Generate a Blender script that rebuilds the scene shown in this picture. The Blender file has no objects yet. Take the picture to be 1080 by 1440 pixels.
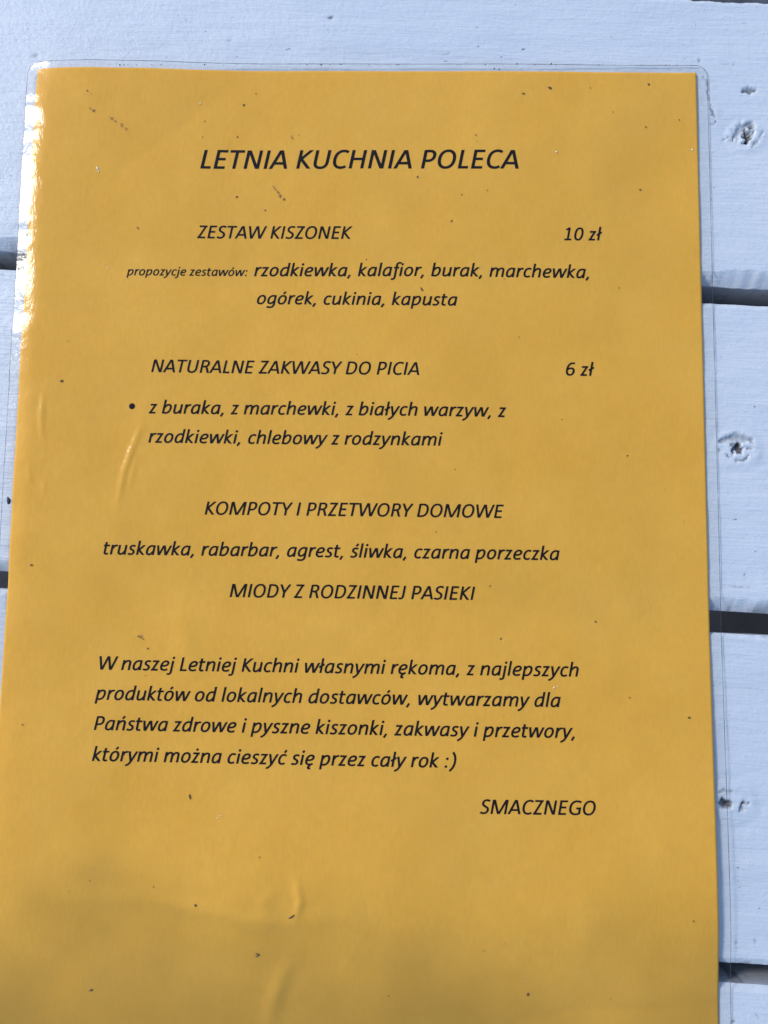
import bpy, math, random
import numpy as np
from mathutils import Matrix, Vector, Euler
R = math.radians
scene = bpy.context.scene
col = scene.collection
random.seed(7)

# ------------------------------------------------------------------ camera
CAM = np.array([0.0135, -0.1652, 0.2496])
ROT = (0.0968, 0.0210, 0.0138)
FPX = 1165.0                       # focal length in pixels of a 1080 x 1440 frame
cd = bpy.data.cameras.new('camera')
cam = bpy.data.objects.new('camera', cd)
col.objects.link(cam)
cam.location = CAM
cam.rotation_euler = ROT
cd.sensor_fit = 'VERTICAL'
cd.sensor_height = 36.0
cd.lens = 36.0 * FPX / 1440.0
cd.clip_start = 0.01
cd.clip_end = 100.0
scene.camera = cam

# ------------------------------------------------------------------ sky, sun, exposure
SUN_EL, SUN_AZ = R(38), R(-59)     # azimuth from +Y towards +X
world = bpy.data.worlds.new('World')
scene.world = world
world.use_nodes = True
wn = world.node_tree
wn.nodes.clear()
sky = wn.nodes.new('ShaderNodeTexSky')
sky.sky_type = 'NISHITA'
sky.sun_disc = False
sky.sun_elevation = SUN_EL
sky.sun_rotation = SUN_AZ
sky.air_density = 1.0
sky.dust_density = 0.6
sky.ozone_density = 2.6
bg = wn.nodes.new('ShaderNodeBackground')
bg.inputs['Strength'].default_value = 0.15
wo = wn.nodes.new('ShaderNodeOutputWorld')
wn.links.new(sky.outputs[0], bg.inputs[0])
wn.links.new(bg.outputs[0], wo.inputs[0])

sd = bpy.data.lights.new('sun', 'SUN')
sd.energy = 1.6
sd.angle = R(11.5)
sd.color = (1.0, 0.96, 0.91)
sun = bpy.data.objects.new('sun', sd)
col.objects.link(sun)
SUND = Vector((math.sin(SUN_AZ)*math.cos(SUN_EL), math.cos(SUN_AZ)*math.cos(SUN_EL), math.sin(SUN_EL)))
sun.rotation_euler = SUND.to_track_quat('Z', 'Y').to_euler()
sun.location = SUND*2

scene.view_settings.view_transform = 'Standard'
scene.view_settings.look = 'None'
scene.view_settings.exposure = 0.69
scene.view_settings.gamma = 1.0
scene.render.engine = 'CYCLES'
scene.cycles.transparent_max_bounces = 24

# ------------------------------------------------------------------ pixel <-> place
RM = np.array(Euler(ROT, 'XYZ').to_matrix())
def at(u, v, z=0.0):
    """point of the photograph (1080 x 1440) on the horizontal level z"""
    d = RM @ np.array([(u-540)/FPX, -(v-720)/FPX, -1.0])
    t = (z-CAM[2])/d[2]
    p = CAM + t*d
    return float(p[0]), float(p[1])

# ------------------------------------------------------------------ noise helpers
def hash2(ix, iy, seed):
    n = (ix.astype(np.int64)*374761393 + iy.astype(np.int64)*668265263 + seed*1442695041) & 0x7fffffff
    n = ((n ^ (n >> 13))*1274126177) & 0x7fffffff
    return ((n ^ (n >> 16)) & 0xffff)/65535.0*2-1
def vnoise(x, y, seed=0):
    x = np.asarray(x, float); y = np.asarray(y, float)
    ix = np.floor(x); iy = np.floor(y)
    fx = x-ix; fy = y-iy
    fx = fx*fx*fx*(fx*(fx*6-15)+10); fy = fy*fy*fy*(fy*(fy*6-15)+10)
    a = hash2(ix, iy, seed); b = hash2(ix+1, iy, seed)
    c = hash2(ix, iy+1, seed); d = hash2(ix+1, iy+1, seed)
    return (a*(1-fx)+b*fx)*(1-fy) + (c*(1-fx)+d*fx)*fy
def fbm(x, y, seed=0, o=4):
    s = 0; a = 1.0; f = 1.0
    for i in range(o):
        s = s + a*vnoise(np.asarray(x)*f, np.asarray(y)*f, seed+i*17); a *= .5; f *= 2.03
    return s
def sstep(a, b, x):
    t = np.clip((x-a)/(b-a), 0, 1)
    return t*t*(3-2*t)
def polydist(x, y, pts):
    d = np.full(np.shape(x), 1e9); tt = np.zeros(np.shape(x))
    n = len(pts)-1
    for i in range(n):
        ax, ay = pts[i]; bx, by = pts[i+1]
        dx, dy = bx-ax, by-ay
        t = np.clip(((x-ax)*dx+(y-ay)*dy)/(dx*dx+dy*dy+1e-12), 0, 1)
        e = np.hypot(x-ax-t*dx, y-ay-t*dy)
        m = e < d
        d = np.where(m, e, d); tt = np.where(m, (i+t)/n, tt)
    return d, tt

# ------------------------------------------------------------------ materials
def new_mat(name):
    m = bpy.data.materials.new(name); m.use_nodes = True
    nt = m.node_tree; nt.nodes.clear()
    return m, nt
def N(nt, t, **kw):
    n = nt.nodes.new(t)
    for k, v in kw.items():
        if k in n.inputs: n.inputs[k].default_value = v
        else: setattr(n, k, v)
    return n
def noise(nt, vec, scale, detail=4, rough=.55):
    n = N(nt, 'ShaderNodeTexNoise', Scale=scale, Detail=detail, Roughness=rough)
    nt.links.new(vec, n.inputs['Vector'])
    return n.outputs['Fac']
def ramp(nt, fac, stops):
    n = nt.nodes.new('ShaderNodeValToRGB')
    e = n.color_ramp.elements
    while len(e) < len(stops): e.new(.5)
    for k, (p, c) in enumerate(stops):
        e[k].position = p
        e[k].color = (c, c, c, 1) if isinstance(c, (int, float)) else (*c, 1)
    nt.links.new(fac, n.inputs[0])
    return n.outputs[0]
def math_(nt, op, a, b=None, clamp=False):
    n = nt.nodes.new('ShaderNodeMath'); n.operation = op; n.use_clamp = clamp
    for i, s in enumerate((a, b)):
        if s is None: continue
        if isinstance(s, (int, float)): n.inputs[i].default_value = s
        else: nt.links.new(s, n.inputs[i])
    return n.outputs[0]
def mixc(nt, fac, a, b, mode='MIX'):
    n = nt.nodes.new('ShaderNodeMix'); n.data_type = 'RGBA'; n.blend_type = mode
    for i, s in ((0, fac), (6, a), (7, b)):
        if isinstance(s, (int, float)): n.inputs[i].default_value = s
        elif isinstance(s, tuple): n.inputs[i].default_value = (*s, 1)
        else: nt.links.new(s, n.inputs[i])
    return n.outputs[2]
def mapped(nt, scale=(1, 1, 1), rot=(0, 0, 0)):
    tc = nt.nodes.new('ShaderNodeTexCoord')
    mp = nt.nodes.new('ShaderNodeMapping')
    mp.inputs['Scale'].default_value = scale; mp.inputs['Rotation'].default_value = rot
    nt.links.new(tc.outputs['Object'], mp.inputs['Vector'])
    return mp.outputs[0]
def bump(nt, h, dist, strength=1.0, prev=None):
    b = N(nt, 'ShaderNodeBump', Strength=strength, Distance=dist)
    nt.links.new(h, b.inputs['Height'])
    if prev is not None: nt.links.new(prev, b.inputs['Normal'])
    return b.outputs[0]
def output(nt, sh):
    o = nt.nodes.new('ShaderNodeOutputMaterial'); nt.links.new(sh, o.inputs[0])

def mat_plank():
    m, nt = new_mat('white_painted_wood')
    fine = mapped(nt, (1, 14, 14)); iso = mapped(nt)
    grain = noise(nt, fine, 90, 5, .6)
    streak = noise(nt, mapped(nt, (1, 30, 30)), 28, 4, .6)
    grit = noise(nt, iso, 1500, 3, .6)
    lumps = noise(nt, iso, 560, 5, .68)
    at_ = nt.nodes.new('ShaderNodeAttribute'); at_.attribute_name = 'bare_shade'
    # paint colour: faint warm/cool mottling and brushed streaks
    tone = ramp(nt, noise(nt, iso, 22, 5, .6), [(.3, (.535, .572, .608)), (.7, (.58, .604, .63))])
    oi = nt.nodes.new('ShaderNodeObjectInfo')
    tone = mixc(nt, 1.0, tone, ramp(nt, oi.outputs['Random'], [(0.0, (.955, .965, .97)), (1.0, (1.0, 1.0, .995))]), 'MULTIPLY')
    dirtm = math_(nt, 'MULTIPLY', ramp(nt, streak, [(.60, 0.0), (.72, 1.0)]),
                  ramp(nt, noise(nt, iso, 60, 4, .6), [(.48, 0.0), (.66, 1.0)]))
    c = mixc(nt, math_(nt, 'MULTIPLY', dirtm, .5), tone, (.30, .31, .31))
    spk = ramp(nt, noise(nt, mapped(nt, (1, 1.8, 1.8)), 330, 2, .5), [(.725, 0.0), (.76, 1.0)])
    c = mixc(nt, math_(nt, 'MULTIPLY', spk, .75), c, (.10, .10, .10))
    wood = ramp(nt, grit, [(.3, (.012, .012, .012)), (.7, (.07, .062, .055))])
    c = mixc(nt, at_.outputs['Fac'], c, wood)  # exposed wood, plus painted shade on gap walls and in hollows
    b = N(nt, 'ShaderNodeBsdfPrincipled', Roughness=.42)
    nt.links.new(c, b.inputs['Base Color'])
    rr = ramp(nt, noise(nt, iso, 150, 3), [(.3, .30), (.7, .44)])
    nt.links.new(rr, b.inputs['Roughness'])
    n1 = bump(nt, grain, .0005, .5)
    n2 = bump(nt, lumps, .00034, .6, n1)
    n3 = bump(nt, grit, .0001, .5, n2)
    nt.links.new(n3, b.inputs['Normal'])
    output(nt, b.outputs[0])
    return m

def mat_paper():
    m, nt = new_mat('orange_paper')
    iso = mapped(nt)
    c = ramp(nt, noise(nt, iso, 38, 6, .62), [(.3, (.905, .488, .062)), (.7, (.955, .538, .080))])
    fib = noise(nt, mapped(nt, (1, .35, 1)), 1100, 3, .6)
    c = mixc(nt, .10, c, mixc(nt, 1.0, c, ramp(nt, fib, [(.3, .55), (.7, 1.3)]), 'MULTIPLY'))
    blot = ramp(nt, noise(nt, iso, 16, 5, .6), [(.50, 0.0), (.72, 1.0)])
    c = mixc(nt, math_(nt, 'MULTIPLY', blot, .16), c, (.70, .41, .085))
    # soft shade over the foot of the sheet, painted into the paper colour
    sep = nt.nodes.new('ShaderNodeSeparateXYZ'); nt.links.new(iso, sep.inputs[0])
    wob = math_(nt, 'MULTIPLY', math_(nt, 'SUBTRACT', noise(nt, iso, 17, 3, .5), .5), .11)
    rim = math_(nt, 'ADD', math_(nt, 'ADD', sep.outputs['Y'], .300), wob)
    foot_shade = ramp(nt, math_(nt, 'MULTIPLY', rim, 18, True), [(0.0, 1.0), (.35, .72), (.75, .18), (1.0, 0.0)])
    foot_shade = math_(nt, 'MULTIPLY', foot_shade, .62)
    c = mixc(nt, foot_shade, c, (.46, .255, .045))
    d = N(nt, 'ShaderNodeBsdfDiffuse', Roughness=0.0)
    t = N(nt, 'ShaderNodeBsdfTranslucent')
    nt.links.new(c, d.inputs[0]); nt.links.new(c, t.inputs[0])
    nb = bump(nt, noise(nt, iso, 160, 4, .55), .0006, .22)
    nt.links.new(nb, d.inputs['Normal'])
    mx = N(nt, 'ShaderNodeMixShader', Fac=.28)
    nt.links.new(d.outputs[0], mx.inputs[1]); nt.links.new(t.outputs[0], mx.inputs[2])
    output(nt, mx.outputs[0])
    return m

def mat_film(under=False):
    m, nt = new_mat('laminate_film_underside' if under else 'laminate_film')
    iso = mapped(nt)
    h1 = noise(nt, iso, 150, 3, .5)
    h2 = noise(nt, mapped(nt, (1, .45, 1), (0, 0, R(-28))), 620, 4, .6)
    nb = bump(nt, h1, .0010, .20)
    nb = bump(nt, h2, .0004, .30, nb)
    fr = N(nt, 'ShaderNodeFresnel', IOR=1.5)
    nt.links.new(nb, fr.inputs['Normal'])
    geo = nt.nodes.new('ShaderNodeNewGeometry')        # a thin film reflects alike from both sides
    ior = math_(nt, 'SUBTRACT', 1.31, math_(nt, 'MULTIPLY', geo.outputs['Backfacing'], 1.31-1/1.31))
    nt.links.new(ior, fr.inputs['IOR'])
    gl = N(nt, 'ShaderNodeBsdfGlossy', Roughness=.14)
    gl.inputs[0].default_value = (1, 1, 1, 1)
    nt.links.new(nb, gl.inputs['Normal'])
    tr = N(nt, 'ShaderNodeBsdfTransparent')
    tr.inputs[0].default_value = (.985, .985, .98, 1)
    df = N(nt, 'ShaderNodeBsdfDiffuse')
    milk = ramp(nt, noise(nt, iso, 60, 5, .6), [(.35, .0), (.8, .006)])
    df.inputs[0].default_value = (.72, .72, .70, 1)
    a = nt.nodes.new('ShaderNodeMixShader')
    nt.links.new(milk, a.inputs[0]); nt.links.new(tr.outputs[0], a.inputs[1]); nt.links.new(df.outputs[0], a.inputs[2])
    b = nt.nodes.new('ShaderNodeMixShader')
    nt.links.new(fr.outputs[0], b.inputs[0]); nt.links.new(a.outputs[0], b.inputs[1]); nt.links.new(gl.outputs[0], b.inputs[2])
    if under:                                          # fused to what lies above it: no reflection of its own
        output(nt, a.outputs[0]); return m
    # patchy dark line along the cut edge of the pouch
    at_ = nt.nodes.new('ShaderNodeAttribute'); at_.attribute_name = 'edge'
    gr = N(nt, 'ShaderNodeBsdfDiffuse'); gr.inputs[0].default_value = (.07, .075, .085, 1)
    gm = ramp(nt, noise(nt, iso, 130, 4, .6), [(.36, .30), (.66, .95)])
    f = math_(nt, 'MULTIPLY', at_.outputs['Fac'], gm, True)
    c = nt.nodes.new('ShaderNodeMixShader')
    nt.links.new(f, c.inputs[0]); nt.links.new(b.outputs[0], c.inputs[1]); nt.links.new(gr.outputs[0], c.inputs[2])
    output(nt, c.outputs[0])
    return m

def mat_simple(name, c, rough=.7, var=.25, scale=400, spec=.5):
    m, nt = new_mat(name)
    iso = mapped(nt)
    cc = ramp(nt, noise(nt, iso, scale, 4, .6), [(.3, tuple(v*(1-var) for v in c)), (.7, tuple(v*(1+var) for v in c))])
    b = N(nt, 'ShaderNodeBsdfPrincipled', Roughness=rough)
    b.inputs['Specular IOR Level'].default_value = spec
    nt.links.new(cc, b.inputs['Base Color'])
    nt.links.new(bump(nt, noise(nt, iso, scale*1.5, 3), .0004, .3), b.inputs['Normal'])
    output(nt, b.outputs[0])
    return m

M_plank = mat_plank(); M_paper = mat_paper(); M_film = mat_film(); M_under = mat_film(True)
M_ink = mat_simple('black_ink', (.010, .0055, .0045), .9, .3, 2500, spec=.05)
M_smudge = mat_simple('brown_smear', (.30, .16, .045), .8, .35, 2500)
M_dirt = mat_simple('dark_dirt', (.10, .055, .022), .8, .4, 2500)
M_black = mat_simple('black_crumb', (.008, .008, .009), .6)
M_flake = mat_simple('pale_flake', (.78, .74, .62), .5, .1)
M_dark = mat_simple('dark_stained_wood', (.016, .015, .014), .7, .5, 160)
M_ground = mat_simple('trodden_earth', (.020, .018, .016), .95, .4, 14)

# ------------------------------------------------------------------ object helpers
def empty(name, loc=(0, 0, 0), rz=0.0):
    o = bpy.data.objects.new(name, None); o.empty_display_size = .05
    o.location = loc; o.rotation_euler = (0, 0, rz); col.objects.link(o)
    return o
def link_mesh(name, verts, faces, mat, parent=None, smooth=True, attrs=None):
    me = bpy.data.meshes.new(name)
    me.from_pydata([tuple(v) for v in verts] if not isinstance(verts, np.ndarray) else verts.tolist(), [], faces)
    me.materials.append(mat)
    if smooth: me.polygons.foreach_set('use_smooth', [True]*len(me.polygons))
    for k, v in (attrs or {}).items():
        a = me.attributes.new(k, 'FLOAT', 'POINT'); a.data.foreach_set('value', np.asarray(v, np.float32).ravel())
    me.update()
    o = bpy.data.objects.new(name, me); col.objects.link(o)
    if parent is not None: o.parent = parent
    return o
def tag(o, label=None, cat=None, group=None, kind=None):
    if label: o['label'] = label
    if cat: o['category'] = cat
    if group: o['group'] = group
    if kind: o['kind'] = kind
    return o
def gridfaces(nx, ny, off=0, flip=False):
    f = []
    for j in range(ny-1):
        a = off+j*nx
        for i in range(nx-1):
            q = (a+i, a+i+1, a+i+nx+1, a+i+nx)
            f.append(q[::-1] if flip else q)
    return f

# ------------------------------------------------------------------ ground far below
g = link_mesh('ground', [(-30, -30, -.74), (30, -30, -.74), (30, 30, -.74), (-30, 30, -.74)], [(0, 1, 2, 3)], M_ground, smooth=False)
tag(g, kind='structure')

# ------------------------------------------------------------------ slatted table
TOP = -0.0008
ANG = R(-2.53)
table = empty('slatted_table', (0, 0, TOP), ANG)
tag(table, 'table of white painted wooden planks laid with narrow dark gaps', 'table')
ca, sa = math.cos(-ANG), math.sin(-ANG)
def to_table(x, y):
    return x*ca - y*sa, x*sa + y*ca
def tp(u, v):
    return to_table(*at(u, v, TOP))

# carved marks in the planks: (points in photo pixels, width px, depth m, dark tone for exposed wood and painted shade 0..1)
MARKS = [
    # knot beside the top right corner of the menu
    ([(1049, 184), (1052, 192), (1050, 198)], 9.5, .0024, 1.1),
    ([(1053, 181), (1060, 177)], 5, .0009, .95),
    ([(1030, 196), (1038, 186), (1046, 178), (1058, 173)], 9, .0009, .42),  # hollow left of the knot, its shadow painted into the tone
    ([(1034, 200), (1040, 193), (1046, 188)], 4, .0004, .25),
    ([(1046, 127.5), (1055, 127), (1064, 127)], 5.0, .0008, .85),
    ([(1058, 206), (1067, 196), (1073, 184)], 2.5, .0004, .35),
    ([(1013, 199), (1018, 195), (1024, 192)], 1.6, .0003, .6),
    ([(999, 152), (1003, 160), (1006, 165)], 2.0, .0004, .8),
    ([(1002, 176), (1007, 170)], 1.5, .0003, .4),
    ([(990, 109), (994, 115), (996, 126), (997, 140), (998, 148)], 2.2, .0002, .75),
    # knot in the middle plank
    ([(1031, 636), (1033, 631), (1037, 628), (1039, 633), (1035, 634)], 7.0, .0018, 1.1),
    ([(1014, 621), (1024, 616), (1036, 614), (1048, 617), (1057, 620)], 7.0, .0009, .46),  # crescent hollow, its shading painted in as dark tone
    ([(1022, 621), (1034, 619), (1046, 621)], 6.0, .0005, .26),  # more of the crescent's painted shading
    ([(1027, 625), (1033, 627)], 3.0, .0006, .7),
    ([(1031, 646), (1038, 648.5), (1045, 648.5), (1051, 644), (1053, 640)], 2.3, .0005, .62),
    ([(1020, 639), (1023, 643)], 2.2, .0005, .6),
    ([(1050, 631), (1056, 631.5)], 1.8, .0004, .5),
    ([(1009, 634), (1013, 634)], 2.2, .0003, .5),
    # knots in the lower plank
    ([(1016, 1124), (1018, 1130), (1023, 1132)], 7.0, .0016, 1.05),
    ([(1022, 1137), (1025, 1127)], 3.5, .0010, .8),
    ([(1007, 1114), (1018, 1112), (1026, 1113), (1031, 1116)], 2.8, .0006, .35),
    ([(1041, 1130), (1046, 1129), (1053, 1129)], 2.2, .0010, .8),
    ([(1039, 1140), (1042, 1134), (1044, 1131)], 2.8, .0008, .6),
    ([(1041, 1139), (1046, 1138)], 2.6, .0006, .5),
    # hair cracks and nicks in the top plank
    ([(605, 2), (602, 11), (601, 17)], 1.2, .0003, .7),
    ([(588, 27), (594, 29)], 1.1, .0002, .5),
    ([(540+78, 78), (540+97, 74)], 1.4, .0001, .25),
    ([(465, 22), (465.5, 25)], 2.0, .0004, .9),
    ([(1010, 90), (1032, 91)], 1.5, .0001, .22),
    ([(983, 84), (985, 86)], 2.0, .0003, .6),
    ([(1000, 838), (1010, 839)], 1.5, .0002, .5),
    ([(1020, 824), (1040, 825), (1062, 825)], 1.1, .0001, .35),
    ([(1046, 808), (1049, 809)], 2.0, .0003, .6),
    ([(1034, 1323), (1038, 1329)], 2.0, .0003, .4),
    ([(1060, 1322), (1063, 1325)], 2.0, .0003, .4),
    ([(1029, 1437), (1031, 1438)], 2.2, .0003, .8),
    ([(1061, 1425), (1067, 1430)], 1.6, .0002, .4),
    ([(18, 341), (21, 347)], 2.6, .0005, .9),
    ([(49, 72), (50, 81)], 1.8, .0004, .35),
    ([(320, 57), (324, 57)], 1.5, .0003, .4),
]
BLOBS = [(1050, 192, 26, .0007), (1036, 632, 30, .0007), (1030, 1130, 30, .0007), (1006, 158, 9, .0002), (1066, 640, 14, .0003)]
MK = [([tp(*p) for p in pts], w/4.55/1000, d, b) for pts, w, d, b in MARKS]
BL = [(*tp(u, v), r/4.55/1000, h) for u, v, r, h in BLOBS]

def make_plank(v0, v1, r0, r1, seed, fine, thick=.028):
    """v0 lower edge, v1 upper edge (table coordinates); r0, r1 their rounding"""
    if fine:
        us = np.concatenate([np.linspace(-.62, -.15, 24), np.arange(-.148, .088, .0012), np.arange(.088, .140, .00042), np.linspace(.142, .70, 26)])
        nv = int((v1-v0)/.00055)
    else:
        us = np.concatenate([np.linspace(-.62, -.15, 24), np.arange(-.146, .145, .004), np.linspace(.148, .70, 26)])
        nv = 24
    # section: bottom of the lower wall, lower round, top, upper round, upper wall
    prof = []
    for z in (-thick+.001, -thick*.75, -thick*.5, -thick*.3, -r0*1.4): prof.append((0, z, -1))
    for k in range(1, 8): prof.append((0, k/8, -2))
    for k in range(nv+1): prof.append((k/nv, 0, 0))
    for k in range(7, 0, -1): prof.append((0, k/8, 2))
    for z in (-r1*1.4, -thick*.3, -thick*.5, -thick*.75, -thick+.001): prof.append((0, z, 1))
    nu = len(us); npf = len(prof)
    U = np.tile(us, (npf, 1)); V = np.zeros_like(U); Z = np.zeros_like(U)
    ra = r0*(1+.22*fbm(us*40, us*0+seed, seed, 3)+.13*fbm(us*420, us*0+seed, seed+41, 3)); rb = r1*(1+.25*fbm(us*35, us*0+seed+9, seed+3, 3)+.15*fbm(us*420, us*0+seed, seed+43, 3))
    wa = .0004*fbm(us*9, us*0, seed+5, 3); wb = .0004*fbm(us*9, us*0, seed+6, 3)
    A = v0+wa; B = v1+wb
    for j, (t, z, k) in enumerate(prof):
        if k == -1: V[j] = A; Z[j] = z
        elif k == 1: V[j] = B; Z[j] = z
        elif k == -2:
            a = t*math.pi/2; V[j] = A+ra*(1-math.sin(a)); Z[j] = -ra*(1-math.cos(a)) if False else -ra*math.cos(a)*1.0+0
            V[j] = A+ra*(1-math.cos(a)); Z[j] = -ra*(1-math.sin(a))
        elif k == 2:
            a = t*math.pi/2
            V[j] = B-rb*(1-math.cos(a)); Z[j] = -rb*(1-math.sin(a))
        else:
            V[j] = A+ra + (B-rb-A-ra)*t; Z[j] = 0
    top = np.array([1.0 if k == 0 else (.6 if abs(k) == 2 else 0.0) for _, _, k in prof])[:, None]
    disp = .00012*fbm(U*22, V*190, seed, 5) + .00010*fbm(U*60, V*70, seed+2, 3)
    bare_shade = np.zeros_like(U)
    if fine:
        disp = disp + .00003*fbm(U*200, V*1400, seed+4, 3)
        wu = U+.00035*fbm(U*900, V*900, 3, 2); wv = V+.00035*fbm(U*900+40, V*900, 5, 2)
        for cx, cy, r, h in BL:
            dd = np.hypot((U-cx)*.85, V-cy)/r
            swirl = .6+.4*np.sin(dd*9+2.0*vnoise(U*300, V*300, 8))
            disp = disp + h*np.exp(-dd*dd*1.3)*(.55+.45*swirl) - h*.22*np.exp(-((dd-1.05)/.25)**2)
        for pts, w, d, b in MK:
            xs = [p[0] for p in pts]; ys = [p[1] for p in pts]
            if max(ys) < v0-.002 or min(ys) > v1+.002: continue
            m = (U > min(xs)-.006) & (U < max(xs)+.006) & (V > min(ys)-.006) & (V < max(ys)+.006)
            if not m.any(): continue
            dd, tt = polydist(wu[m], wv[m], pts)
            ww = w*.5*(.55+.9*np.sin(np.clip(tt, .06, .94)*math.pi))*(1+.45*fbm(U[m]*1500, V[m]*1500, 11, 2))
            q = np.exp(-(dd/np.maximum(ww, 1e-5))**2.4)
            disp[m] -= d*q
            bare_shade[m] = np.maximum(bare_shade[m], b*np.clip(q*2.0-.25, 0, 1)*(.8+.35*fbm(U[m]*1100, V[m]*1100, 23, 2)))
    # worn, dusty arris; shade of gap walls and lower round painted into the tone
    for j, (t, z, k) in enumerate(prof):
        if abs(k) == 2 or k in (-1, 1):
            bare_shade[j] = np.clip(.11*(k == -2)+(.24+.12*fbm(us*70, us*0+j*.5, seed+35, 4))*(abs(k) == 1)+np.clip((fbm(us*260, us*0+j*.35, seed+31, 4)-.62)*.9, 0, .5)+.10*fbm(us*120, us*0+j*.8, seed+33, 4)*(abs(k) == 2), 0, 1)
    Z += disp*top
    V += np.where(top < .5, .00012*fbm(U*60, Z*500, seed+8, 3), 0)
    verts = np.stack([U, V, Z], -1).reshape(-1, 3)
    faces = gridfaces(nu, npf, flip=False)
    n0 = len(verts)
    bot = [(us[0], v0+.0, -thick), (us[-1], v0, -thick), (us[-1], v1, -thick), (us[0], v1, -thick)]
    verts = np.vstack([verts, bot])
    # underside strip and end caps
    lo = [i for i in range(nu)]; hi = [(npf-1)*nu+i for i in range(nu)]
    for i in range(nu-1): faces.append((lo[i+1], lo[i], hi[i], hi[i+1]))
    faces.append(tuple(j*nu for j in range(npf))[::-1]); faces.append(tuple(j*nu+nu-1 for j in range(npf)))
    verts = verts[:n0]
    return link_mesh('plank', verts, faces, M_plank, table, True, {'bare_shade': bare_shade.ravel()})

make_plank(.1344, .2284, .0028, .0020, 61, False)
make_plank(.0367, .1290, .0032, .0020, 51, False)
make_plank(-.0633, .0305, .0034, .0020, 11, True)
make_plank(-.1646, -.0701, .0034, .0012, 21, True)
make_plank(-.2645, -.1706, .0018, .0011, 31, True)
make_plank(-.3645, -.2706, .0028, .0013, 41, True)
make_plank(-.4650, -.3708, .0030, .0020, 71, False)

# dark battens the planks are screwed to
def box(name, x0, x1, y0, y1, z0, z1, mat, parent, bev=.0015):
    import bmesh
    bm = bmesh.new()
    bmesh.ops.create_cube(bm, size=1)
    for v in bm.verts:
        v.co.x = x0+(v.co.x+.5)*(x1-x0); v.co.y = y0+(v.co.y+.5)*(y1-y0); v.co.z = z0+(v.co.z+.5)*(z1-z0)
    bmesh.ops.bevel(bm, geom=list(bm.edges), offset=bev, segments=2, affect='EDGES')
    me = bpy.data.meshes.new(name); bm.to_mesh(me); bm.free(); me.materials.append(mat)
    o = bpy.data.objects.new(name, me); col.objects.link(o); o.parent = parent
    return o
box('batten', .072, .1125, -.50, .26, -.070, -.0295, M_dark, table)
box('batten', -.47, -.43, -.50, .26, -.070, -.0295, M_dark, table)

# ------------------------------------------------------------------ the laminated menu: shape of the sheet
def P(*pts): return [at(u, v) for u, v in pts]
CREASES = [  # photo pixels, width m, height m
    (P((203, 598), (190, 630), (178, 665), (168, 712)), .0009, .00036),
    (P((196, 640), (184, 690)), .0007, .00014),
    (P((66, 555), (63, 590), (65, 622)), .0008, .00028),
    (P((45, 655), (48, 682)), .0007, .00018),
    (P((66, 680), (67, 695)), .0007, .00018),
    (P((90, 1258), (200, 1259), (290, 1274), (350, 1289), (415, 1291), (480, 1283)), .0026, .00042),
    (P((417, 1232), (424, 1262), (416, 1290)), .0012, .00042),
    (P((380, 1285), (372, 1262), (392, 1245)), .0018, .00022),
    (P((410, 1340), (398, 1370), (384, 1410), (376, 1445)), .0026, .00055),
    (P((255, 850), (262, 905), (282, 960)), .0040, .00034),
    (P((835, 795), (870, 830), (905, 870)), .0040, .00028),
    (P((60, 180), (120, 150), (150, 120)), .0035, .00012),
    (P((560, 560), (640, 470)), .006, .00010),
]
def H(x, y):
    x = np.asarray(x, float); y = np.asarray(y, float)
    # the stiff sheet is bowed: highest along the middle, lower at the right, the top and the foot
    left = sstep(-.03, -.09, x)
    bow = .0021*(1-sstep(.0, .115, x))*(.25+.75*np.maximum(sstep(.004, -.045, y), left))*(1-.45*sstep(-.21, -.33, y)) - .00030
    # how strongly the left border curls down towards the plank, along the sheet
    a = sstep(-.215, -.125, y)
    a = np.maximum(a, .45*np.exp(-((y+.222)/.022)**2))
    h = bow + .0007*a*np.exp(-((x+.104)/.040)**2)
    x0 = -.0998 + .0008*fbm(y*90, y*0, 4, 3) + .0012*np.exp(-(y/.008)**2)
    L = .0046
    t = np.clip((x0-x)/L, 0, 1)
    roll = np.where(x < x0-L, .5*L + (x0-L-x), .5*L*t*t)      # integral of a ramped slope
    h = h - .205*a*roll*(1-.40*sstep(-.016, 0, y))
    # the corner sinks
    dd = np.hypot(x+.112, (y-.005)*.8)
    h = h - .0011*np.exp(-(dd/.0115)**2)
    # slow undulations, dying out where the border rests on the planks
    cal = sstep(.108, .085, np.abs(x))*.85+.15
    h = h + cal*(.00050*vnoise(x*16+3.3, y*14+1.7, 5) + .00022*vnoise(x*38+.3, y*31+5.1, 9) + .00006*fbm(x*110, y*90, 14, 2))
    # hollows where the sheet spans the gaps between planks
    v = x*sa + y*ca
    for gv in (-.0667, -.1676, -.2668):
        h = h - .00028*np.exp(-((v-gv)/.010)**2)
    # the foot of the sheet falls away below the fold
    h = h - .16*np.where(y < -.256, np.minimum(((-.256-y)/.012)**2, 1)*.5*.012 + np.maximum(-.268-y, 0), 0)*.42
    h = h + .0016*np.exp(-((y+.256)/.05)**2)
    for pts, w, hh in CREASES:
        d, tt = polydist(x, y, pts)
        h = h + hh*np.exp(-(d/w)**2)*np.sin(np.clip(tt, .03, .97)*math.pi)**.6
    return np.maximum(h, TOP+.00045)
def on_sheet(u, v):
    x, y = at(u, v)
    for _ in range(3): x, y = at(u, v, float(H(x, y)))
    return x, y
menu = empty('laminated_menu', (0, 0, 0))
tag(menu, 'laminated orange menu sheet with black italic Polish text lying on white planks', 'menu')

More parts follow.
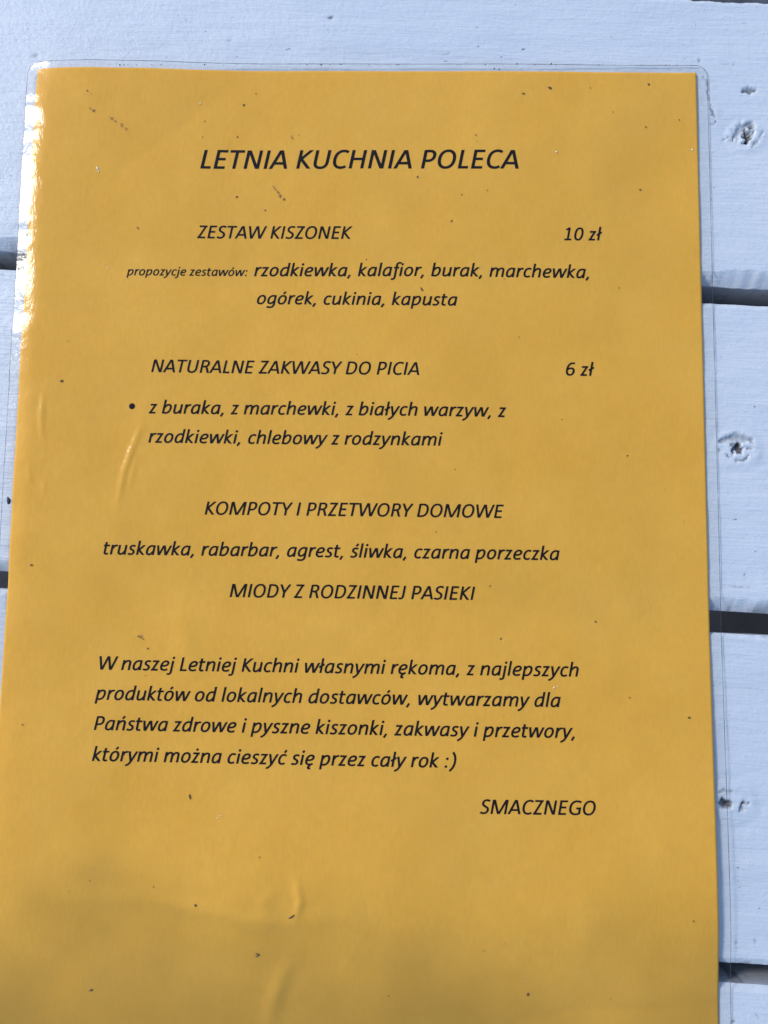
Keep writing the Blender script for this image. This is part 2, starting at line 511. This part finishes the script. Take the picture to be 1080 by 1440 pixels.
def sheet_coords(X, Y0, Y1, step, edge=None):
    xs = list(np.linspace(-X, X, int(2*X/step)+1)); ys = list(np.linspace(Y0, Y1, int((Y1-Y0)/step)+1))
    if edge:
        xs = [xs[0], xs[0]+edge*.5, xs[0]+edge] + xs[1:-1] + [xs[-1]-edge, xs[-1]-edge*.5, xs[-1]]
        ys = [ys[0], ys[0]+edge*.5, ys[0]+edge] + ys[1:-1] + [ys[-1]-edge, ys[-1]-edge*.5, ys[-1]]
    return np.array(xs), np.array(ys)
def shell(xs, ys, off, thick, corner=0):
    Xg, Yg = np.meshgrid(xs, ys)
    E = np.minimum(np.minimum(Xg-xs[0], xs[-1]-Xg), np.minimum(Yg-ys[0], ys[-1]-Yg))
    if corner:
        X = xs[-1]; yt = ys[-1]-corner; yb = ys[0]+corner
        dy = np.clip(np.maximum(Yg-yt, yb-Yg), 0, corner)
        xm = X-corner+np.sqrt(np.maximum(corner**2-dy**2, 0))
        x0 = .094
        Xg = np.where(np.abs(Xg) > x0, np.sign(Xg)*(x0+(np.abs(Xg)-x0)*(xm-x0)/(X-x0)), Xg)
    Hh = H(Xg, Yg)
    top = np.stack([Xg, Yg, Hh+off], -1).reshape(-1, 3)
    bot = np.stack([Xg, Yg, Hh+off-thick], -1).reshape(-1, 3)
    nx, ny = len(xs), len(ys); n = nx*ny
    f = gridfaces(nx, ny) + gridfaces(nx, ny, n, True)
    ring = [i for i in range(nx)] + [j*nx+nx-1 for j in range(1, ny)] + [(ny-1)*nx+i for i in range(nx-2, -1, -1)] + [j*nx for j in range(ny-2, 0, -1)]
    for k in range(len(ring)):
        a, b = ring[k], ring[(k+1) % len(ring)]
        f.append((b, a, a+n, b+n))
    return np.vstack([top, bot]), f, E

xs, ys = sheet_coords(.105, -.297, 0.0, .0006)
v, f, _ = shell(xs, ys, .00004, .00011)
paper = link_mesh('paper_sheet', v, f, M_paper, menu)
EDGE = .00022
xs, ys = sheet_coords(.1084, -.3015, .0024, .0006, EDGE)
v, f, E = shell(xs, ys, .00022, .00046, .0036)
e = np.clip(1-E.ravel()/EDGE, 0, 1); e = np.where(E.ravel() < EDGE*.75, 1.0, 0.0)
film = link_mesh('film_pouch', v, f, M_film, menu, True, {'edge': np.concatenate([e, e*.0])})
film.data.materials.append(M_under)
nf = (len(xs)-1)*(len(ys)-1)
mi = np.zeros(len(film.data.polygons), np.int32); mi[nf:2*nf] = 1
film.data.polygons.foreach_set('material_index', mi)

# ------------------------------------------------------------------ lettering (own stroke font)
G = {}
def glyph(ch, adv, *paths): G[ch] = (adv, paths)
# each path: SVG-like M / L / C in 1/1000 em, upright; O x y r is a round dot
glyph(' ', 226)
glyph('A', 579, 'M 44 0 L 281 632', 'M 535 0 L 298 632', 'M 120 185 L 460 185')
glyph('C', 529, 'M 492 556 C 450 588 400 605 343 605 C 190 605 98 490 98 312 C 98 130 182 28 332 28 C 395 28 445 46 488 78')
glyph('D', 615, 'M 126 0 L 126 632', 'M 126 597 L 262 597 C 440 597 518 492 518 325 C 518 140 430 35 250 35 L 126 35')
glyph('E', 488, 'M 428 597 L 128 597 L 128 35 L 430 35', 'M 128 324 L 398 324')
glyph('G', 631, 'M 552 558 C 500 590 440 605 372 605 C 200 605 98 490 98 310 C 98 132 198 28 365 28 C 428 28 492 44 536 70 L 536 290 L 372 290')
glyph('H', 623, 'M 126 0 L 126 632', 'M 497 0 L 497 632', 'M 126 326 L 497 326')
glyph('I', 252, 'M 126 0 L 126 632')
glyph('J', 319, 'M 208 632 L 208 185 C 208 80 168 30 98 30 C 66 30 40 36 16 48')
glyph('K', 520, 'M 126 0 L 126 632', 'M 455 632 L 168 326', 'M 168 332 L 474 0')
glyph('L', 420, 'M 126 632 L 126 35 L 396 35')
glyph('M', 855, 'M 118 0 L 118 632', 'M 737 0 L 737 632', 'M 150 632 L 418 0', 'M 705 632 L 436 0')
glyph('N', 645, 'M 124 0 L 124 632', 'M 521 0 L 521 632', 'M 148 632 L 497 0')
glyph('O', 662, 'M 331 606 C 478 606 568 492 568 318 C 568 138 480 26 331 26 C 184 26 94 140 94 314 C 94 492 184 606 331 606')
glyph('P', 517, 'M 126 0 L 126 632', 'M 126 597 L 262 597 C 375 597 430 540 430 442 C 430 330 360 264 250 264 L 126 264')
glyph('R', 543, 'M 126 0 L 126 632', 'M 126 597 L 272 597 C 375 597 424 545 424 462 C 424 368 352 312 250 312 L 126 312', 'M 262 312 C 335 306 362 268 388 205 L 472 0')
glyph('S', 459, 'M 404 562 C 368 590 325 606 272 606 C 170 606 110 552 110 472 C 110 382 185 352 244 322 C 325 282 376 250 376 170 C 376 80 305 27 205 27 C 145 27 95 44 58 74')
glyph('T', 487, 'M 12 597 L 475 597', 'M 243 632 L 243 0')
glyph('U', 642, 'M 126 632 L 126 235 C 126 92 192 28 319 28 C 446 28 514 96 514 238 L 514 632')
glyph('W', 882, 'M 42 632 L 226 0', 'M 244 0 L 432 632', 'M 450 632 L 638 0', 'M 656 0 L 842 632')
glyph('Y', 487, 'M 243 0 L 243 275', 'M 34 632 L 243 250', 'M 453 632 L 243 250')
glyph('Z', 468, 'M 45 597 L 424 597', 'M 374 632 L 92 0', 'M 42 35 L 428 35')
glyph('a', 514, 'M 408 466 L 408 0', 'M 408 398 C 375 425 335 437 290 437 C 165 437 92 330 92 195 C 92 88 130 29 212 29 C 296 29 365 112 408 200')
glyph('b', 525, 'M 108 0 L 108 683', 'M 108 262 C 158 372 228 437 302 437 C 390 437 430 372 430 280 C 430 130 355 29 234 29 C 182 29 142 40 108 58')
glyph('c', 416, 'M 378 402 C 345 426 308 437 266 437 C 160 437 93 340 93 212 C 93 95 148 29 246 29 C 298 29 340 46 372 72')
glyph('d', 525, 'M 418 683 L 418 0', 'M 418 398 C 380 425 338 437 292 437 C 168 437 93 330 93 195 C 93 88 132 29 214 29 C 300 29 372 112 418 205')
glyph('e', 478, 'M 99 222 L 190 222 C 318 224 398 260 398 345 C 398 404 350 437 280 437 C 168 437 93 335 93 200 C 93 88 152 29 262 29 C 322 29 372 44 412 70')
glyph('f', 305, 'M 352 650 C 330 662 300 672 270 672 C 196 672 168 632 160 560 L 160 -30 C 160 -115 125 -152 62 -152 C 38 -152 18 -148 0 -140', 'M 40 430 L 285 430')
glyph('g', 514, 'M 408 466 L 408 0 C 408 -105 345 -155 232 -155 C 170 -155 122 -142 78 -120', 'M 408 398 C 372 425 335 437 290 437 C 165 437 92 330 92 200 C 92 100 130 45 210 45 C 296 45 365 122 408 205')
glyph('h', 525, 'M 108 0 L 108 683', 'M 108 252 C 160 372 232 437 310 437 C 385 437 416 390 416 318 L 416 0')
glyph('i', 229, 'M 114 0 L 114 466', 'O 118 602 54')
glyph('j', 239, 'M 130 466 L 130 -45 C 130 -122 95 -157 30 -157 C 4 -157 -18 -152 -40 -142', 'O 134 602 54')
glyph('k', 455, 'M 108 0 L 108 683', 'M 372 466 L 146 238', 'M 146 244 L 396 0')
glyph('l', 229, 'M 114 0 L 114 683')
glyph('m', 791, 'M 108 0 L 108 466', 'M 108 252 C 155 372 218 437 288 437 C 358 437 396 398 396 318 L 396 0', 'M 396 252 C 440 372 505 437 575 437 C 648 437 682 398 682 318 L 682 0')
glyph('n', 525, 'M 108 0 L 108 466', 'M 108 252 C 160 372 232 437 308 437 C 383 437 416 390 416 318 L 416 0')
glyph('o', 513, 'M 262 437 C 368 437 424 370 424 255 C 424 120 352 29 250 29 C 146 29 90 98 90 212 C 90 345 160 437 262 437')
glyph('p', 525, 'M 108 -182 L 108 466', 'M 108 262 C 158 372 228 437 302 437 C 390 437 430 372 430 275 C 430 130 350 29 232 29 C 182 29 142 38 108 55')
glyph('r', 343, 'M 108 0 L 108 466', 'M 108 252 C 150 365 210 435 276 435 C 305 435 326 428 342 418')
glyph('s', 389, 'M 338 408 C 305 428 272 438 232 438 C 155 438 112 402 112 345 C 112 285 158 262 208 240 C 268 212 302 188 302 128 C 302 62 245 28 168 28 C 122 28 80 40 46 62')
glyph('t', 335, 'M 122 595 L 122 130 C 122 60 152 29 212 29 C 242 29 268 36 292 50', 'M 18 430 L 305 430')
glyph('u', 525, 'M 108 466 L 108 145 C 108 70 142 29 208 29 C 290 29 362 98 416 205', 'M 416 466 L 416 0')
glyph('w', 715, 'M 58 466 L 170 0', 'M 186 0 L 352 466', 'M 372 466 L 504 0', 'M 520 0 L 680 466')
glyph('y', 447, 'M 62 466 L 200 20', 'M 412 466 L 228 40 C 168 -95 110 -145 0 -182')
glyph('z', 395, 'M 45 430 L 348 430', 'M 302 466 L 92 0', 'M 42 35 L 356 35')
glyph('0', 507, 'M 256 606 C 360 606 424 510 424 330 C 424 135 355 26 250 26 C 145 26 84 120 84 300 C 84 498 152 606 256 606')
glyph('1', 507, 'M 258 12 L 258 632', 'M 268 620 L 108 520', 'M 92 35 L 420 35')
glyph('6', 507, 'M 412 585 C 385 598 352 606 315 606 C 170 606 90 465 90 265 C 90 115 150 27 258 27 C 358 27 420 96 420 200 C 420 298 365 354 270 354 C 205 354 145 325 94 275')
glyph(',', 258, 'M 142 70 L 62 -112')
glyph('.', 253, 'O 126 50 54')
glyph(':', 268, 'O 132 50 54', 'O 132 402 54')
glyph(')', 312, 'M 70 700 C 190 590 240 440 240 268 C 240 95 185 -30 62 -150')
glyph('\u015b', 389, *G['s'][1], 'M 222 540 L 312 650')
glyph('\u0107', 416, *G['c'][1], 'M 262 540 L 352 650')
glyph('\u0144', 525, *G['n'][1], 'M 270 540 L 362 650')
glyph('\u00f3', 513, *G['o'][1], 'M 262 540 L 354 650')
glyph('\u017c', 395, *G['z'][1], 'O 205 600 52')
glyph('\u0119', 478, *G['e'][1], 'M 345 38 C 262 -25 232 -72 236 -112 C 240 -150 290 -160 345 -142')
glyph('\u0142', 244, 'M 120 0 L 120 683', 'M 4 262 L 236 408')
SH, SHY = .190, 240.0

def flat_path(p):
    """-> list of points, closed?, end kinds"""
    t = p.split(); i = 0; pts = []; kinds = []
    while i < len(t):
        c = t[i]
        if c == 'M': pts.append((float(t[i+1]), float(t[i+2]))); i += 3
        elif c == 'L': pts.append((float(t[i+1]), float(t[i+2]))); kinds.append('L'); i += 3
        elif c == 'C':
            a = pts[-1]; b = (float(t[i+1]), float(t[i+2])); c_ = (float(t[i+3]), float(t[i+4])); d = (float(t[i+5]), float(t[i+6]))
            for k in range(1, 10):
                s = k/9; r = 1-s
                pts.append(tuple(r**3*a[q]+3*r*r*s*b[q]+3*r*s*s*c_[q]+s**3*d[q] for q in (0, 1))); kinds.append('C')
            i += 7
    return pts, kinds
HV, HH = 45.0, 38.0
def stroke(p, wt=1.0):
    """outline ribbon of one pen stroke -> verts, quads (em/1000)"""
    if p[0] == 'O':
        _, x, y, r = p.split(); x, y, r = float(x), float(y), float(r)*wt
        vs = [(x+r*math.cos(a*math.pi/6), y+r*math.sin(a*math.pi/6)) for a in range(12)]
        return vs, [tuple(range(12))]
    pts, kinds = flat_path(p)
    closed = math.hypot(pts[0][0]-pts[-1][0], pts[0][1]-pts[-1][1]) < 1
    if closed: pts = pts[:-1]
    n = len(pts); vs = []
    def unit(a, b):
        dx, dy = b[0]-a[0], b[1]-a[1]; l = math.hypot(dx, dy) or 1; return dx/l, dy/l
    for i, q in enumerate(pts):
        d0 = unit(pts[i-1], q) if (i > 0 or closed) else None
        d1 = unit(q, pts[(i+1) % n]) if (i < n-1 or closed) else None
        if d0 is None: d0 = d1
        if d1 is None: d1 = d0
        def hw(d): return wt*math.hypot(HV*d[1], HH*d[0])
        h0, h1 = hw(d0), hw(d1)
        n0 = (-d0[1], d0[0]); n1 = (-d1[1], d1[0])
        cr = d0[0]*d1[1]-d0[1]*d1[0]
        if abs(cr) < .05:
            h = (h0+h1)/2; m = (n0[0]+n1[0], n0[1]+n1[1]); l = math.hypot(*m); m = (m[0]/l*h, m[1]/l*h)
            L_, R_ = (q[0]+m[0], q[1]+m[1]), (q[0]-m[0], q[1]-m[1])
        else:      # intersection of the two offset lines
            def inter(s):
                ax, ay = q[0]+s*n0[0]*h0, q[1]+s*n0[1]*h0; bx, by = q[0]+s*n1[0]*h1, q[1]+s*n1[1]*h1
                t = ((bx-ax)*d1[1]-(by-ay)*d1[0])/cr
                return ax+d0[0]*t, ay+d0[1]*t
            L_, R_ = inter(1), inter(-1)
        if not closed and i in (0, n-1):
            kk = kinds[0] if i == 0 else kinds[-1]
            d = d1 if i == 0 else d0
            if kk == 'L' and abs(d[1]) > .62 and p not in NOCUT:
                L_ = (L_[0]+(q[1]-L_[1])*d[0]/d[1], q[1]); R_ = (R_[0]+(q[1]-R_[1])*d[0]/d[1], q[1])
        vs += [L_, R_]
    m = n if closed else n-1
    fs = [(2*i, 2*i+1, (2*((i+1) % n))+1, 2*((i+1) % n)) for i in range(m)]
    return vs, fs
NOCUT = {'M 222 540 L 312 650', 'M 262 540 L 352 650', 'M 270 540 L 362 650', 'M 262 540 L 354 650', 'M 4 262 L 236 408', 'M 268 620 L 108 520', 'M 142 70 L 62 -112'}

def layout(text, wt=1.0):
    x = 0; vs = []; fs = []; lay = []; k = 0
    for ch in text:
        adv, paths = G[ch]; wt = 1.12
        for p in paths:
            a, b = stroke(p, wt)
            o = len(vs)
            vs += [(x+q[0]+SH*(q[1]-SHY), q[1]) for q in a]; fs += [tuple(o+i for i in q) for q in b]
            lay += [k % 6]*len(a); k += 1
        x += adv
    return np.array(vs), fs, np.array(lay)

def printed(name, runs, u0, v0, u1, v1, pts=None, wt=1.0):
    """runs: text, or list of (text, relative size); inked span and baseline given in photo pixels"""
    if isinstance(runs, str): runs = [(runs, 1.0)]
    V = None; F = []; Ly = None; x = 0
    for t, s in runs:
        a, f, l = layout(t, wt)
        a = a*s; a[:, 0] += x
        x += sum(G[c][0] for c in t)*s
        o = 0 if V is None else len(V)
        V = a if V is None else np.vstack([V, a]); Ly = l if Ly is None else np.concatenate([Ly, l])
        F += [tuple(o+i for i in q) for q in f]
    p0, p1 = (np.array(on_sheet(u0, v0)), np.array(on_sheet(u1, v1)))
    d = p1-p0; ln = np.hypot(*d); d = d/ln; nrm = np.array([-d[1], d[0]])
    lo, hi = V[:, 0].min(), V[:, 0].max()
    sx = ln/(hi-lo)
    sy = sx if pts is None else pts*.3528/1e6
    W = p0 + np.outer((V[:, 0]-lo)*sx, d) + np.outer(V[:, 1]*sy, nrm)
    Z = H(W[:, 0], W[:, 1]) + .00010 + Ly*.000003
    print('LINE %-24s size pt %.2f' % (runs[-1][0][:24], sx*1e6/.3528))
    o = link_mesh(name, np.column_stack([W, Z]), F, M_ink, paper, False)
    return o

printed('title_text', 'LETNIA KUCHNIA POLECA', 281.6, 236.8, 729.3, 237.3)
printed('heading_text', 'ZESTAW KISZONEK', 277.1, 334.9, 495.6, 336.0)
printed('price_text', '10 z\u0142', 793.3, 337.8, 846.9, 338.2)
printed('item_text', 'propozycje zestaw\u00f3w:', 178.0, 387.3, 347.9, 388.4)
printed('item_text', 'rzodkiewka, kalafior, burak, marchewka,', 357.3, 388.6, 828.5, 391.4)
printed('item_text', 'og\u00f3rek, cukinia, kapusta', 361.1, 427.8, 643.2, 430.0)
printed('heading_text', 'NATURALNE ZAKWASY DO PICIA', 212.6, 523.3, 589.6, 527.4)
printed('price_text', '6 z\u0142', 795.6, 528.0, 835.8, 528.6)
printed('item_text', 'z buraka, z marchewki, z bia\u0142ych warzyw, z', 209.0, 581.3, 711.8, 586.5)
printed('item_text', 'rzodkiewki, chlebowy z rodzynkami', 208.7, 622.4, 622.4, 626.8)
printed('heading_text', 'KOMPOTY I PRZETWORY DOMOWE', 287.8, 723.6, 708.4, 728.4)
printed('item_text', 'truskawka, rabarbar, agrest, \u015bliwka, czarna porzeczka', 145.6, 779.6, 786.9, 787.8)
printed('heading_text', 'MIODY Z RODZINNEJ PASIEKI', 322.9, 839.6, 668.0, 843.7)
printed('paragraph_text', 'W naszej Letniej Kuchni w\u0142asnymi r\u0119koma, z najlepszych', 139.2, 941.6, 813.8, 951.5)
printed('paragraph_text', 'produkt\u00f3w od lokalnych dostawc\u00f3w, wytwarzamy dla', 133.3, 983.8, 788.4, 994.3)
printed('paragraph_text', 'Pa\u0144stwa zdrowe i pyszne kiszonki, zakwasy i przetwory,', 132.0, 1026.4, 808.4, 1038.0)
printed('paragraph_text', 'kt\u00f3rymi mo\u017cna cieszy\u0107 si\u0119 przez ca\u0142y rok :)', 129.3, 1070.0, 641.6, 1079.8)
printed('heading_text', 'SMACZNEGO', 674.4, 1144.2, 837.9, 1146.4)
bx, by = on_sheet(185.8, 571.3)
bp = [(bx+.00093*math.cos(a*math.pi/12), by+.00093*math.sin(a*math.pi/12)) for a in range(24)]
link_mesh('bullet', [(x, y, float(H(x, y))+.0001) for x, y in bp], [tuple(range(24))], M_ink, paper, False)

# ------------------------------------------------------------------ specks of dirt stuck to the film
def blob(u, v, r, el=1.0, rot=0.0, base=None, seed=0, flat=.35):
    """tiny irregular crumb at a photo point; r in px"""
    rnd = random.Random(seed); x, y = on_sheet(u, v)
    r = r*.86/4.5/1000; n = 9; vs = []; z0 = base if base is not None else float(H(x, y))+.00024
    for ring, (s, hz) in enumerate(((1.0, 0.0), (.72, .7))):
        for k in range(n):
            a = 2*math.pi*k/n; q = r*s*(.7+.5*rnd.random())
            px, py = q*math.cos(a)*el, q*math.sin(a)/math.sqrt(el)
            vs.append((x+px*math.cos(rot)-py*math.sin(rot), y+px*math.sin(rot)+py*math.cos(rot), z0+hz*r*flat-(.00003 if ring == 0 else 0)))
    vs.append((x, y, z0+r*flat))
    fs = [(k, (k+1) % n, n+(k+1) % n, n+k) for k in range(n)] + [(n+k, n+(k+1) % n, 2*n) for k in range(n)]
    return vs, fs
def blobs(name, items, mat, parent, base=None):
    V, F = [], []
    for s, it in enumerate(items):
        a, b = blob(*it, base=base, seed=s*7+len(name)); o = len(V); V += a; F += [tuple(o+i for i in q) for q in b]
    o = link_mesh(name, V, F, mat, parent)
    return o
SP = [(773, 124, 2.4, 1.5, -.4), (736, 132, 1.6, 2.0, -.1), (912, 119, 1.9), (908, 179, 1.3), (900, 267, 1.7), (587, 249, 1.6), (649, 274, 1.1),
      (685, 268, .9), (343, 148, 1.7, 1.2, 1.3), (333, 277, 1.7), (373, 296, 1.3), (194, 321, 1.4, 1.4, -.7), (87, 536, 2.2, 1.3, .4), (285, 193, 1.0),
      (593, 407, 2.0, 1.8, -1.1), (635, 311, 1.3, 1.6, 1.1), (44.5, 794.5, 1.9, 1.5, .1), (208, 912, 1.4), (267, 1120, 2.0, 2.2, 1.75), (275, 1273, 1.9),
      (363, 1342, 1.6, 1.6, -.5), (128, 1392, 1.7, 1.9, .3), (742, 1398, 1.8, 1.6, .9), (969, 1009, 1.7, 1.5, 0), (837, 874, 1.5), (704, 898, 1.5),
      (885, 981, 1.1), (955, 169, 1.3), (830, 124, 1.0), (360, 132, 1.1), (123, 128, 1.3), (334, 193, 1.2), (613, 748, 1.0), (689, 824, 1.1),
      (32, 1019, 1.2), (365, 1205, 1.0), (288, 171, 1.0), (669, 190, 1.2), (410, 1289, 2.2, 2.4, .5), (862, 158, .9), (420, 190, .8), (95, 480, .8),
      (730, 474, .9), (870, 405, .9), (515, 365, 1.0), (502, 498, .8), (790, 590, .9), (882, 641, 1.2, 1.6, .7), (546, 1400, .9), (975, 1295, 1.3), (640, 660, .8)]
SM = [(131, 156, 1.6, 1.4, -.6), (127, 153, 1.0), (157, 167, 1.2, 1.8, -.6), (163, 171, 1.1, 1.8, -.55), (171, 176, 1.3, 2.0, -.6), (178, 181, 1.0, 1.4, -.8),
      (386, 265, 1.3, 1.6, -1.0), (390, 270, 1.2, 1.4, -.9), (394, 275, 1.7, 1.3, -.8), (400, 280, 1.2, 1.5, -.6), (198, 896, 1.5), (201, 898, 1.0), (195, 895, .9),
      (410, 193, 1.0, 1.8, -.5), (362, 1343, 1.8, 1.3, .3)]
rr = random.Random(3)
RND = [(rr.uniform(70, 965), rr.uniform(115, 1430), rr.uniform(.35, .75), rr.uniform(1, 1.7), rr.uniform(0, 3)) for _ in range(18)]
sp = blobs('dirt_specks', SP+RND, M_dirt, film); tag(sp, kind='stuff')
SM2 = [(u+rr.uniform(-2.5, 2.5), v+rr.uniform(-2.5, 2.5), r_*rr.uniform(.3, .8), 1.7, -.6) for (u, v, r_, *_) in SM for _ in range(5)]
sm = blobs('dirt_smears', SM+SM2, M_smudge, film); tag(sm, kind='stuff')
WH = [(137, 237, 1.8, 1.8, -1.1), (139, 241, 1.3), (782, 214, 1.5), (973, 211, 1.5), (306, 1150, 1.0), (311, 1147, .9), (152, 377, .9), (146, 373, .7),
      (282, 146, 1.1, 1.6, .4), (779, 967, 1.3), (784, 965, .8), (1000, 211, .8), (188, 40, .8)]
wf = blobs('pale_flecks', WH+[(rr.uniform(60, 960), rr.uniform(115, 1430), rr.uniform(.3, .6), 1.4, rr.uniform(0, 3)) for _ in range(50)], M_flake, film)
tag(wf, kind='stuff')
# grime clinging to the upper edge of the pouch
ed = [(150+rr.random()*820, 91.5+rr.uniform(-.6, .6), rr.uniform(.4, .9), rr.uniform(1, 2.5), 0) for _ in range(46)] + \
     [(169, 92, 1.5), (288, 91.5, 1.4), (727, 90.5, 1.4), (775, 90.5, 1.6), (695, 97, 1.4), (702, 98, 1.5), (452, 92, 1.3)]
eo = blobs('edge_grime', ed, M_black, film); tag(eo, kind='stuff')
# the black crumb beside the left edge
cv, cf = [], []
x, y = at(17.2, 705)
pts = [(-2.4, 5.5), (2.6, 1.4), (2.2, -2.6), (.8, -5.2), (-1.4, -5.2), (-2.6, -1)]
z0 = float(H(x, y))+.00026
for hz, s in ((-.00004, 1.0), (.0004, .9), (.0006, .5)):
    for px, py in pts: cv.append((x+px*s/4600, y+py*s/4600, z0+hz))
n = len(pts)
for r_ in (0, 1):
    for k in range(n): cf.append((r_*n+k, r_*n+(k+1) % n, (r_+1)*n+(k+1) % n, (r_+1)*n+k))
cf.append(tuple(2*n+k for k in range(n)))
c = link_mesh('crumb', cv, cf, M_black, None, False)
tag(c, 'tiny black crumb lying on the clear left border of the menu', 'crumb')
